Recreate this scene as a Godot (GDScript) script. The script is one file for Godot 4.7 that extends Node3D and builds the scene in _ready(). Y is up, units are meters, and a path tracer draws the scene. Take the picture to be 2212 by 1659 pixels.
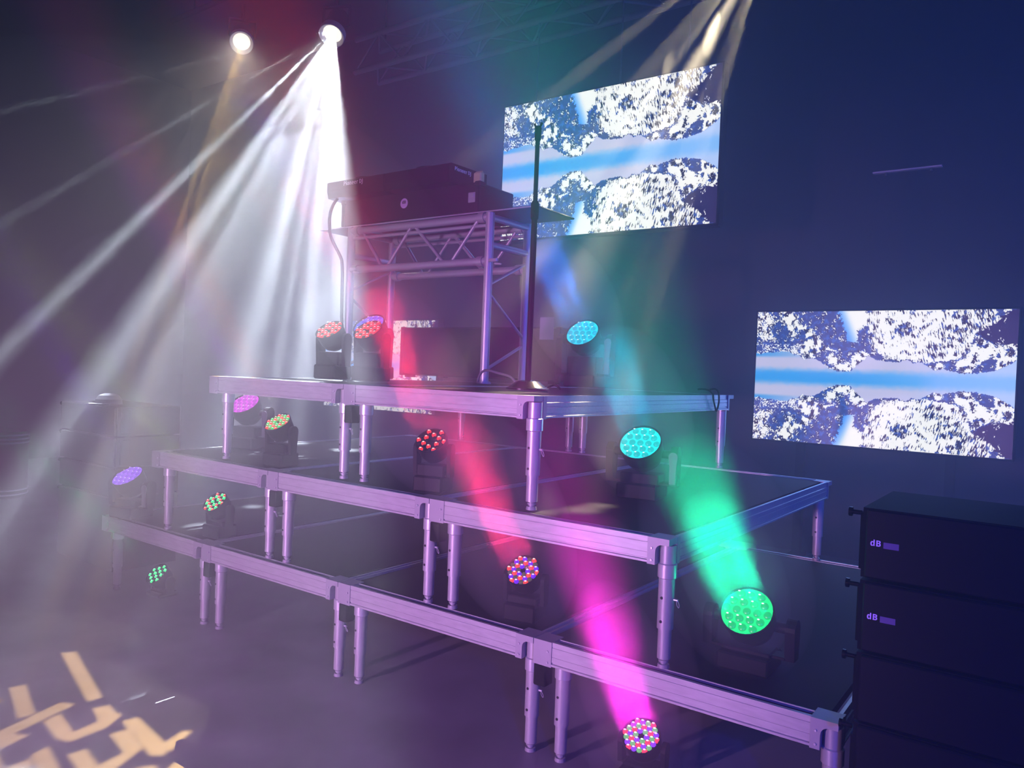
extends Node3D

# ------------------------------------------------------------------ mesh building
class MB:
	var v := PackedVector3Array()
	var n := PackedVector3Array()
	var t := PackedVector2Array()
	func tri(a: Vector3, b: Vector3, c: Vector3, na: Vector3, nb: Vector3, nc: Vector3) -> void:   # a b c run counter-clockwise seen from outside
		v.append(a); v.append(c); v.append(b)
		n.append(na); n.append(nc); n.append(nb)
		for i in 3: t.append(Vector2.ZERO)
	func quad(a: Vector3, b: Vector3, c: Vector3, d: Vector3) -> void:
		var k := (b - a).cross(d - a).normalized()
		tri(a, b, c, k, k, k); tri(a, c, d, k, k, k)
	func squad(a: Vector3, b: Vector3, c: Vector3, d: Vector3, na: Vector3, nb: Vector3, nc: Vector3, nd: Vector3) -> void:
		tri(a, b, c, na, nb, nc); tri(a, c, d, na, nc, nd)
	func box(c: Vector3, s: Vector3, bev := 0.0, X := Transform3D()) -> void:
		var h := s * 0.5
		var b: float = minf(bev, minf(h.x, minf(h.y, h.z)) * 0.9)
		for ax in 3:
			for sg in [-1.0, 1.0]:
				var u := (ax + 1) % 3
				var w := (ax + 2) % 3
				var q: Array[Vector3] = []
				for k in [[-1, -1], [1, -1], [1, 1], [-1, 1]]:
					var p := Vector3.ZERO
					p[ax] = sg * h[ax]; p[u] = k[0] * (h[u] - b); p[w] = k[1] * (h[w] - b)
					q.append(X * (c + p))
				if sg > 0: quad(q[0], q[1], q[2], q[3])
				else: quad(q[3], q[2], q[1], q[0])
		if b <= 0.0: return
		for ax in 3:
			var u := (ax + 1) % 3
			var w := (ax + 2) % 3
			for su in [-1.0, 1.0]:
				for sw in [-1.0, 1.0]:
					var q: Array[Vector3] = []
					for k in [[-1, 0], [1, 0], [1, 1], [-1, 1]]:
						var p := Vector3.ZERO
						p[ax] = k[0] * (h[ax] - b)
						p[u] = su * (h[u] - (0.0 if k[1] == 0 else b)); p[w] = sw * (h[w] - (b if k[1] == 0 else 0.0))
						q.append(X * (c + p))
					if su * sw > 0: quad(q[0], q[1], q[2], q[3])
					else: quad(q[3], q[2], q[1], q[0])
		for sx in [-1.0, 1.0]:
			for sy in [-1.0, 1.0]:
				for sz in [-1.0, 1.0]:
					var a := X * (c + Vector3(sx * h.x, sy * (h.y - b), sz * (h.z - b)))
					var d := X * (c + Vector3(sx * (h.x - b), sy * h.y, sz * (h.z - b)))
					var e := X * (c + Vector3(sx * (h.x - b), sy * (h.y - b), sz * h.z))
					var k := (X.basis * Vector3(sx, sy, sz)).normalized()
					if sx * sy * sz > 0: tri(a, d, e, k, k, k)
					else: tri(a, e, d, k, k, k)
	func tube(a: Vector3, b: Vector3, r0: float, r1 := -1.0, k := 12, caps := true) -> void:
		if r1 < 0.0: r1 = r0
		var d := (b - a).normalized()
		var x := d.cross(Vector3.UP if absf(d.y) < 0.9 else Vector3.RIGHT).normalized()
		var y := d.cross(x)
		for i in k:
			var t0 := TAU * i / k
			var t1 := TAU * (i + 1) / k
			var n0 := x * cos(t0) + y * sin(t0)
			var n1 := x * cos(t1) + y * sin(t1)
			squad(a + n0 * r0, a + n1 * r0, b + n1 * r1, b + n0 * r1, n0, n1, n1, n0)
			if caps:
				tri(a, a + n1 * r0, a + n0 * r0, -d, -d, -d)
				tri(b, b + n0 * r1, b + n1 * r1, d, d, d)
	func lathe(pr: Array, k := 24, X := Transform3D()) -> void:      # profile of Vector2(radius, height) about y, running bottom to top on the outside
		for j in pr.size() - 1:
			var p: Vector2 = pr[j]
			var q: Vector2 = pr[j + 1]
			var m := Vector2(q.y - p.y, p.x - q.x).normalized()
			for i in k:
				var t0 := TAU * i / k
				var t1 := TAU * (i + 1) / k
				var c0 := Vector3(cos(t0), 0, -sin(t0))
				var c1 := Vector3(cos(t1), 0, -sin(t1))
				var n0 := (X.basis * (c0 * m.x + Vector3.UP * m.y)).normalized()
				var n1 := (X.basis * (c1 * m.x + Vector3.UP * m.y)).normalized()
				var a := X * (c0 * p.x + Vector3.UP * p.y)
				var b := X * (c1 * p.x + Vector3.UP * p.y)
				var c := X * (c1 * q.x + Vector3.UP * q.y)
				var d := X * (c0 * q.x + Vector3.UP * q.y)
				if p.x > 1e-6: tri(a, b, c, n0, n1, n1)
				if q.x > 1e-6: tri(a, c, d, n0, n1, n0)
	func prism(poly: PackedVector2Array, z0: float, z1: float, X := Transform3D()) -> void:
		var p := poly.duplicate()
		if Geometry2D.is_polygon_clockwise(p): p.reverse()
		var ix := Geometry2D.triangulate_polygon(p)
		var kf := X.basis * Vector3(0, 0, 1)
		var fl := X.basis.determinant() < 0.0
		for i in range(0, ix.size(), 3):
			var q: Array[Vector2] = [p[ix[i]], p[ix[i + 1]], p[ix[i + 2]]]
			if ((q[1] - q[0]).cross(q[2] - q[0]) < 0) != fl: q = [q[0], q[2], q[1]]
			tri(X * Vector3(q[0].x, q[0].y, z1), X * Vector3(q[1].x, q[1].y, z1), X * Vector3(q[2].x, q[2].y, z1), kf, kf, kf)
			tri(X * Vector3(q[0].x, q[0].y, z0), X * Vector3(q[2].x, q[2].y, z0), X * Vector3(q[1].x, q[1].y, z0), -kf, -kf, -kf)
		for i in p.size():
			var a := p[i]
			var b := p[(i + 1) % p.size()]
			if fl: quad(X * Vector3(b.x, b.y, z0), X * Vector3(a.x, a.y, z0), X * Vector3(a.x, a.y, z1), X * Vector3(b.x, b.y, z1))
			else: quad(X * Vector3(a.x, a.y, z0), X * Vector3(b.x, b.y, z0), X * Vector3(b.x, b.y, z1), X * Vector3(a.x, a.y, z1))
	func sweep(pts: PackedVector3Array, r: float, k := 8) -> void:
		for i in pts.size() - 1: tube(pts[i], pts[i + 1], r, r, k, i == 0 or i == pts.size() - 2)
	func mesh() -> ArrayMesh:
		var a := []
		a.resize(Mesh.ARRAY_MAX)
		a[Mesh.ARRAY_VERTEX] = v; a[Mesh.ARRAY_NORMAL] = n; a[Mesh.ARRAY_TEX_UV] = t
		var m := ArrayMesh.new()
		m.add_surface_from_arrays(Mesh.PRIMITIVE_TRIANGLES, a)
		return m

var used := {}
var M := {}
var F0 := Vector3(0, 1.3317, 0)

func numbered(called: String) -> String:
	used[called] = used.get(called, -1) + 1
	return called if used[called] == 0 else "%s_%03d" % [called, used[called]]

func tag(o: Node3D, label: String, category: String, group := "", kind := "") -> void:
	if label: o.set_meta("label", label)
	if category: o.set_meta("category", category)
	if group: o.set_meta("group", group)
	if kind: o.set_meta("kind", kind)

func thing(called: String, label: String, category: String, at := Vector3.ZERO, turn := 0.0, group := "") -> Node3D:
	var o := Node3D.new()
	o.name = numbered(called); add_child(o)
	o.position = at; o.rotation.y = turn
	tag(o, label, category, group)
	return o

func part(called: String, mesh: Mesh, mat: Material, parent: Node3D = null) -> MeshInstance3D:
	var o := MeshInstance3D.new()
	o.mesh = mesh; o.material_override = mat
	o.name = called if parent else numbered(called)
	(parent if parent else self).add_child(o, true)
	return o

func copy_of(src: Node3D, at: Vector3, label: String, group := "") -> Node3D:
	var r: Node3D = src.duplicate()
	r.name = numbered(String(src.name)); add_child(r)
	r.position = at
	r.set_meta("label", label)
	if group: r.set_meta("group", group)
	return r

func mat(c: Color, rough := 0.6, metal := 0.0) -> StandardMaterial3D:
	var m := StandardMaterial3D.new()
	m.albedo_color = c; m.roughness = rough; m.metallic = metal
	return m

func glow(c: Color, e: float, base := Color(0.05, 0.05, 0.05)) -> StandardMaterial3D:
	var m := mat(base, 0.35)
	m.emission_enabled = true; m.emission = c; m.emission_energy_multiplier = e
	return m

func facing(d: Vector3, at: Vector3) -> Transform3D:        # y axis along d
	var x := d.cross(Vector3.UP).normalized()
	return Transform3D(Basis(x, d, x.cross(d)), at)

func noise_tex(freq: float, seed_: int, lo: Color, hi: Color, normal := false) -> NoiseTexture2D:
	var f := FastNoiseLite.new()
	f.seed = seed_; f.frequency = freq; f.fractal_octaves = 4
	var t := NoiseTexture2D.new()
	t.width = 512; t.height = 512; t.seamless = true; t.noise = f
	if normal: t.as_normal_map = true; t.bump_strength = 4.0
	else:
		var g := Gradient.new()
		g.set_color(0, lo); g.set_color(1, hi)
		t.color_ramp = g
	return t

func spot(p: Vector3, d: Vector3, ang: float, e: float, col: Color, sz: float, blend: float, parent: Node3D) -> void:
	var s := SpotLight3D.new()
	s.name = "beam_light"; parent.add_child(s, true)
	s.transform = parent.global_transform.affine_inverse() * Transform3D(Basis.looking_at(d, Vector3.UP if absf(d.y) < 0.98 else Vector3.RIGHT), p)
	s.spot_angle = ang; s.light_energy = e; s.light_color = col; s.light_size = sz
	s.spot_angle_attenuation = blend; s.spot_range = 24.0; s.spot_attenuation = 2.0; s.shadow_enabled = true

# ------------------------------------------------------------------ scene
func _ready() -> void:
	var cam := Camera3D.new()
	cam.name = "camera"; add_child(cam)
	cam.fov = rad_to_deg(2.0 * atan(829.5 / 1669.44)); cam.near = 0.05; cam.far = 60.0
	cam.transform = Transform3D(Basis(Vector3(0.80873385, 0.03992499, -0.58681816), Vector3(-0.04194681, 0.99906815, 0.01016325), Vector3(0.5866771, 0.01639579, 0.80965496)).orthonormalized(), F0)
	var w := WorldEnvironment.new()
	w.name = "environment"; add_child(w)
	var e := Environment.new()
	w.environment = e
	e.background_mode = Environment.BG_COLOR; e.background_color = Color.BLACK
	e.tonemap_mode = Environment.TONE_MAPPER_LINEAR
	e.tonemap_exposure = 1.0
	e.sdfgi_enabled = true; e.ssao_enabled = true; e.ssil_enabled = true
	# the theatrical haze that fills the room
	e.volumetric_fog_enabled = true; e.volumetric_fog_density = 0.057; e.volumetric_fog_albedo = Color(1, 1, 1)

	materials()
	room()
	unseen_washes()
	white_lamps()
	screens()
	stage()
	heads()
	booth()
	stand()
	speakers()
	overhead()
	small_things()
	smoke()

func materials() -> void:
	var alu := mat(Color(0.66, 0.66, 0.68), 0.42, 0.35)
	alu.roughness_texture = noise_tex(0.03, 4, Color(0.6, 0.6, 0.6), Color(1, 1, 1)); alu.roughness = 0.5
	alu.uv1_triplanar = true; alu.uv1_scale = Vector3(1.2, 6.0, 6.0)
	alu.albedo_texture = noise_tex(0.02, 9, Color(0.9, 0.9, 0.9), Color(1, 1, 1))
	M.alu = alu
	M.tube = mat(Color(0.62, 0.62, 0.64), 0.4, 0.4)
	M.castin = mat(Color(0.55, 0.55, 0.58), 0.5, 0.3)
	M.bolt = mat(Color(0.75, 0.75, 0.78), 0.3, 0.6)
	M.black = mat(Color(0.035, 0.035, 0.04), 0.7)
	M.dark = mat(Color(0.06, 0.06, 0.07), 0.5)
	M.gloss = mat(Color(0.03, 0.03, 0.035), 0.25)
	M.deck = mat(Color(0.12, 0.12, 0.13), 0.7)
	for k in ["black", "dark", "gloss", "deck"]: M[k].metallic_specular = 0.2
	M.truss = mat(Color(0.4, 0.38, 0.44), 0.5, 0.2)
	M.hole = mat(Color(0.01, 0.01, 0.01), 0.9)
	M.white = mat(Color(0.85, 0.85, 0.88), 0.6)
	M.paper = mat(Color(0.55, 0.55, 0.6), 0.8)
	M.grey = mat(Color(0.32, 0.32, 0.35), 0.7)
	M.mist = FogMaterial.new()
	M.mist.density = 0.5; M.mist.albedo = Color(1, 1, 1)

# ------------------------------------------------------------------ room
func room() -> void:
	var fl := mat(Color(0.46, 0.45, 0.47), 0.5)
	fl.albedo_texture = noise_tex(0.01, 2, Color(0.75, 0.75, 0.75), Color(1, 1, 1))
	fl.uv1_triplanar = true; fl.uv1_scale = Vector3(0.4, 0.4, 0.4)
	var wl := mat(Color(0.13, 0.13, 0.16), 0.9)
	wl.albedo_texture = noise_tex(0.008, 5, Color(0.7, 0.7, 0.7), Color(1, 1, 1))
	wl.uv1_triplanar = true; wl.uv1_scale = Vector3(0.3, 0.3, 0.3)
	for a in [["floor", Vector3(-3.5, -0.1, -1.2), Vector3(14.4, 0.2, 10.6), fl], ["ceiling", Vector3(-3.5, 5.3, -1.2), Vector3(14.4, 0.2, 10.6), wl],
			["wall_back", Vector3(-3.5, 2.6, -6.4), Vector3(14.4, 5.2, 0.2), wl], ["wall_front", Vector3(-3.5, 2.6, 4.0), Vector3(14.4, 5.2, 0.2), wl],
			["wall_left", Vector3(-10.6, 2.6, -1.2), Vector3(0.2, 5.2, 10.2), wl], ["wall_right", Vector3(3.6, 2.6, -1.2), Vector3(0.2, 5.2, 10.2), wl]]:
		var b := MB.new()
		b.box(Vector3.ZERO, a[2])
		var o := part(a[0], b.mesh(), a[3])
		o.position = a[1]
		o.set_meta("kind", "structure")

# ------------------------------------------------------------------ white stage lamps
# barrel, ring, glowing lens, yoke and clamp; d is where it points
# the beam of a head: one narrow light for each cluster of its lamps, all set just in front of the face
func beams(P: Vector3, d: Vector3, R: float, e: float, col: Color, n: int, parent: Node3D) -> void:
	var B := Basis.looking_at(d, Vector3.UP)
	var at := [Vector2.ZERO]
	for i in n - 1: at.append(Vector2.from_angle(TAU * i / (n - 1) + 0.3) * R * 0.74)
	if n == 2: at = [Vector2(-0.4, 0.0) * R, Vector2(0.4, 0.0) * R]
	for q in at: spot(P + d * 0.03 + B.x * q.x + B.y * q.y, d, 6.0, 2.0 * e / n, col, 0.03, 1.0, parent)
	spot(P + d * 0.03, d, 65.0, 0.0025 * e, col, 0.05, 1.0, parent)      # the spill of the face

func stage_lamp(P: Vector3, T: Vector3, R: float, lens: Material, label: String, hang_y: float, group := "") -> Node3D:
	var d := (T - P).normalized()
	var o := thing("stage_lamp", label, "stage light", P, 0.0, group)
	var X := facing(d, Vector3.ZERO)
	var b := MB.new()
	b.lathe([Vector2(0, -R * 3.0), Vector2(R * 0.8, -R * 3.0), Vector2(R * 1.08, -R * 2.5), Vector2(R * 1.08, 0.0), Vector2(R * 1.03, 0.0), Vector2(R * 1.03, -R * 2.4), Vector2(0, -R * 2.8)], 32, X)
	part("barrel", b.mesh(), M.black, o)
	b = MB.new()
	b.lathe([Vector2(R * 1.08, -0.03), Vector2(R * 1.24, -0.03), Vector2(R * 1.24, 0.03), Vector2(R * 1.2, 0.034), Vector2(R * 1.16, 0.03), Vector2(R * 0.9, 0.002), Vector2(R * 0.9, -0.004)], 32, X)
	part("front_ring", b.mesh(), M.white, o)
	b = MB.new()
	b.lathe([Vector2(0, -0.014), Vector2(R * 0.9, -0.014), Vector2(R * 0.9, -0.004), Vector2(R * 0.6, 0.004), Vector2(0, 0.01)], 32, X)
	part("lens", b.mesh(), lens, o)
	var s := X.basis.x
	var c := -d * R * 1.4
	var up := Vector3.UP if hang_y > P.y else Vector3.DOWN
	b = MB.new()
	for k in [-1.0, 1.0]:
		b.tube(c + s * k * R * 1.05, c + s * k * R * 1.4, 0.012, 0.012, 8)
		b.tube(c + s * k * R * 1.35, c + s * k * R * 1.35 + up * R * 1.8, 0.012, 0.012, 8)
	b.tube(c - s * R * 1.4 + up * R * 1.8, c + s * R * 1.4 + up * R * 1.8, 0.014, 0.014, 8)
	part("yoke", b.mesh(), M.black, o)
	b = MB.new()
	b.tube(c + up * R * 1.8, Vector3(c.x, hang_y - P.y, c.z), 0.016, 0.016, 8)
	if up.y < 0.0: b.tube(Vector3(c.x, -P.y, c.z), Vector3(c.x, 0.02 - P.y, c.z), 0.2, 0.2, 20)
	part("hanger", b.mesh(), M.black, o)
	return o

# an opaque disc that lets light through holes: polygons in the plane one unit ahead of the source
func gobo(holes: Array, reach: float, cell: float, D: float) -> ArrayMesh:
	var b := MB.new()
	var k := int(ceil(reach / cell))
	for i in range(-k, k):
		for j in range(-k, k):
			var c := Vector2(i, j) * cell
			if (c + Vector2(cell, cell) * 0.5).length() > reach: continue
			var left: Array = [PackedVector2Array([c, c + Vector2(cell, 0), c + Vector2(cell, cell), c + Vector2(0, cell)])]
			for h in holes:
				var bb: Rect2 = h[1]
				if not bb.intersects(Rect2(c, Vector2(cell, cell))): continue
				var next := []
				for p in left:
					for q in Geometry2D.clip_polygons(p, h[0]):
						if not Geometry2D.is_polygon_clockwise(q): next.append(q)
				left = next
			for p in left:
				var ix := Geometry2D.triangulate_polygon(p)
				for q in range(0, ix.size(), 3):
					var f: Array[Vector3] = []
					for m in 3: f.append(Vector3(p[ix[q + m]].x, p[ix[q + m]].y, -1.0) * D)
					b.tri(f[0], f[1], f[2], Vector3.BACK, Vector3.BACK, Vector3.BACK)
	return b.mesh()

func with_box(p: PackedVector2Array) -> Array:
	var r := Rect2(p[0], Vector2.ZERO)
	for q in p: r = r.expand(q)
	if Geometry2D.is_polygon_clockwise(p): p.reverse()
	return [p, r]

# the projector inside a lamp: a very small source, a gobo plate D ahead of it, all inside the barrel
func projector(o: Node3D, T: Vector3, holes: Array, reach: float, cell: float, D: float, back: float, e: float, col: Color, size := 0.0015, spill := 0.05) -> void:
	var d := (T - o.position).normalized()
	var B := Basis.looking_at(d, Vector3.UP)
	var g := part("gobo_plate", gobo(holes, reach, cell, D), M.hole, o)
	g.transform = Transform3D(B, -d * back)
	var a := AreaLight3D.new()
	a.name = "projector_light"; o.add_child(a, true)
	a.transform = Transform3D(B, -d * back)
	a.area_size = Vector2(size, size); a.light_energy = e; a.light_color = col
	a.area_range = 24.0; a.shadow_enabled = true
	spot(o.position, d, 27.0, spill, col.lerp(Color.WHITE, 0.7), 0.06, 1.0, o)      # added soft spill spot at the lens, lights haze and floor evenly

func round_holes(L: Vector3, T: Vector3, list: Array) -> Array:
	var B := Basis.looking_at((T - L).normalized(), Vector3.UP)
	var out := []
	for h in list:
		var q: Vector3 = B.inverse() * (Vector3(h[0], h[1], h[2]) - L)
		var c := Vector2(q.x, q.y) / -q.z
		var p := PackedVector2Array()
		for i in 14: p.append(c + Vector2.from_angle(TAU * i / 14) * h[3])
		out.append(with_box(p))
	return out

func white_lamps() -> void:
	var bulb := glow(Color(1.0, 0.96, 0.88), 1.8)
	# the lamp whose smoky rays fill the left of the hall
	var L2 := Vector3(-5.222, 4.142, -4.4)
	var T2 := Vector3(-4.29, 0.86, -2.32)
	var rays := [[-5.88, 1.28, -2.20, 0.016], [-4.94, 1.29, -1.85, 0.016], [-6.74, 1.27, -2.53, 0.016], [-6.56, 2.35, -2.55, 0.017], [-7.01, 2.42, -2.73, 0.014], [-6.44, 2.85, -2.65, 0.016], [-6.14, 3.21, -2.88, 0.016], [-5.78, 3.45, -3.14, 0.014], [-3.91, 1.03, -1.80, 0.026], [-4.99, 0.94, -2.30, 0.019],
		[-3.47, 1.06, -1.80, 0.019], [-3.22, 1.07, -1.80, 0.027], 
		[-2.88, 1.10, -1.80, 0.021], [-4.41, 0.97, -2.75, 0.014], [-2.65, 1.11, -1.80, 0.026], [-3.38, 1.05, -2.30, 0.021],
		[-4.05, 0.99, -2.75, 0.019], [-2.43, 1.13, -1.80, 0.013], [-3.11, 1.07, -2.30, 0.013], [-3.71, 1.02, -2.75, 0.012], [-4.32, 0.97, -3.20, 0.011], [-2.26, 1.14, -1.80, 0.021], [-2.88, 1.08, -2.30, 0.021],
		[-3.45, 1.03, -2.75, 0.019], [-4.01, 0.99, -3.20, 0.017], [-2.12, 1.15, -1.80, 0.015], [-2.71, 1.09, -2.30, 0.015], [-3.24, 1.05, -2.75, 0.014], [-3.77, 1.00, -3.20, 0.012], [-2.02, 1.15, -1.80, 0.023], [-2.58, 1.10, -2.30, 0.023],
		[-3.08, 1.06, -2.75, 0.021], [-3.59, 1.01, -3.20, 0.018], [-1.94, 1.16, -1.80, 0.011], [-2.48, 1.11, -2.30, 0.011], [-2.96, 1.07, -2.75, 0.010], [-3.45, 1.02, -3.20, 0.009]]
	var o := stage_lamp(L2, T2, 0.088, bulb, "round white stage lamp sending out smoky rays, right one of the lit pair", 4.75)
	projector(o, T2, round_holes(L2, T2, rays), 1.4, 0.05, 0.055, 0.07, 780.0, Color(0.9, 0.95, 1.0), 0.0012, 5.0)
	# the lamp that throws the warm bars on the floor
	var L1 := Vector3(-6.515, 4.355, -4.4)
	var T1 := Vector3(-2.563, 0.0, -1.341)
	o = stage_lamp(L1, T1, 0.088, bulb, "round white stage lamp without smoky rays, left one of the lit pair", 4.75)
	var bars := [[0.0674, -0.1059, 0.0574, -0.1063, 0.0205, -0.0459, 0.0277, -0.0427], [0.0786, -0.0634, 0.0705, -0.0659, 0.051, -0.0348, 0.0578, -0.0313], [0.0627, -0.021, 0.0422, -0.0438, 0.033, -0.0409, 0.0587, -0.0134],
		[0.0438, -0.0273, 0.0378, -0.0331, 0.025, -0.0166, 0.0307, -0.0116], [0.0312, -0.0129, 0.0252, -0.0159, 0.0079, -0.0298, 0.005, -0.0272, 0.0095, -0.0178, 0.0227, -0.0092, 0.0268, -0.0098],
		[0.0225, -0.0356, 0.0142, -0.0376, 0.0074, -0.0282, 0.0138, -0.0212], [0.0035, -0.0219, -0.0041, -0.0245, -0.0244, 0.0008, -0.0235, 0.0065, -0.0169, 0.0061],
		[0.0065, -0.0121, -0.0014, -0.015, -0.0103, -0.0023, -0.0046, 0.0028], [0.0049, 0.0153, 0.0048, 0.0092, -0.0103, -0.0023, -0.0125, 0.0004, -0.001, 0.0161],
		[-0.0221, 0.02, -0.0426, -0.0035, -0.0485, 0.001, -0.0302, 0.0211], [-0.0525, 0.0241, -0.0618, 0.0139, -0.0676, 0.0191, -0.0622, 0.0254], [0.0378, -0.0019, 0.0326, -0.0069, 0.0208, 0.009, 0.0143, 0.0198, 0.023, 0.0185],
		[0.0213, 0.0004, 0.014, -0.0027, 0.0036, 0.0104, -0.003, 0.0221, 0.0043, 0.0211], [0.064, -0.0148, 0.0583, -0.0128, 0.0457, 0.0056, 0.0388, 0.0164, 0.0474, 0.0153], [0.0456, 0.0057, 0.0367, 0.0005, 0.0334, 0.0053, 0.0409, 0.0124],
		[-0.0112, 0.0135, -0.0205, 0.0126, -0.0274, 0.0255, -0.0181, 0.0242], [0.0854, -0.0537, 0.0793, -0.0524, 0.0744, -0.0498, 0.0764, -0.0467, 0.0806, -0.0449],
		[0.0654, -0.0175, 0.0575, -0.0203, 0.0455, -0.0167, 0.0521, -0.0096, 0.0589, -0.0059], [-0.0196, 0.0001, -0.0292, -0.0099, -0.034, -0.0093, -0.0259, 0.0046]]
	var holes := []
	for q in bars:
		var p := PackedVector2Array()
		for i in range(0, q.size(), 2): p.append(Vector2(q[i], q[i + 1]))
		holes.append(with_box(p))
	projector(o, T1, holes, 0.445, 0.01, 0.2, 0.215, 170.0, Color(1.0, 0.82, 0.5), 0.0006, 8.0)
	# the lamp above the frame whose thin rays cross the right of the stage
	var L3 := Vector3(-1.511, 3.901, -4.4)
	var T3 := Vector3(-2.04, 1.14, -2.47)
	var thin := [[-2.02, 0.16, -1.73, 0.02], [-1.76, 1.55, -2.68, 0.018], [-1.54, 1.58, -2.84, 0.014], [-1.49, 1.69, -3.12, 0.014], [-1.65, 2.95, -3.78, 0.03], [-1.8, 2.85, -3.66, 0.022], [-1.87, 2.68, -3.61, 0.02],
		[-1.69, 0.57, -1.85, 0.03], [-2.45, 1.78, -2.93, 0.02], [-2.52, 0.4, -1.86, 0.02], [-2.67, 1.09, -2.5, 0.02], [-1.5, 2.87, -3.76, 0.018], [-2.77, 2.38, -3.2, 0.03]]
	o = stage_lamp(L3, T3, 0.088, bulb, "white stage lamp above the upper screen, throwing thin pale rays down", 4.75)
	projector(o, T3, round_holes(L3, T3, thin), 1.27, 0.05, 0.07, 0.085, 150.0, Color(1.0, 0.92, 0.75))

func unseen_washes() -> void:  # lamps out of view, placed to light the rails and tint the haze
	for a in [[Vector3(-2.6, 1.0, 3.0), Vector3(-2.2, 0.4, -2.3), 25.0, 66.0, Color(0.93, 0.66, 0.96), "magenta"], [Vector3(2.9, 2.2, -3.2), Vector3(-2.0, 1.2, -4.6), 45.0, 12.0, Color(0.2, 0.42, 1.0), "blue"], [Vector3(2.2, 2.4, 1.6), Vector3(-0.9, 0.3, -3.2), 30.0, 26.0, Color(0.14, 0.2, 1.0), "deep blue"]]:
		var d: Vector3 = (a[1] - a[0]).normalized()
		var o := stage_lamp(a[0], a[1], 0.12, glow(a[4], 2.0), ["unseen magenta wash lamp on a floor pole, lighting the stage front", "unseen blue wash lamp at the right wall, lighting side rails and haze", "unseen deep blue wash lamp out in the hall, tinting the haze at right"][["magenta", "blue", "deep blue"].find(a[5])], 0.0 if a[5] == "magenta" else 5.2)
		spot(a[0] + d * 0.03, d, a[2], a[3], a[4], 0.1, 1.0, o)

# ------------------------------------------------------------------ screens
func fill_poly(mask: PackedByteArray, w: int, h: int, q: Array, id: int) -> void:
	var p := PackedVector2Array()
	for i in range(0, q.size(), 2): p.append(Vector2(q[i] * 0.001 * w, q[i + 1] * 0.001 * h))
	for y in h:
		var xs := []
		for i in p.size():
			var a := p[i]
			var b := p[(i + 1) % p.size()]
			if (a.y > y + 0.5) != (b.y > y + 0.5): xs.append(a.x + (b.x - a.x) * (y + 0.5 - a.y) / (b.y - a.y))
		xs.sort()
		for i in range(0, xs.size() - 1, 2):
			for x in range(maxi(0, int(xs[i])), mini(w, int(xs[i + 1]) + 1)): mask[y * w + x] = id

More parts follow.
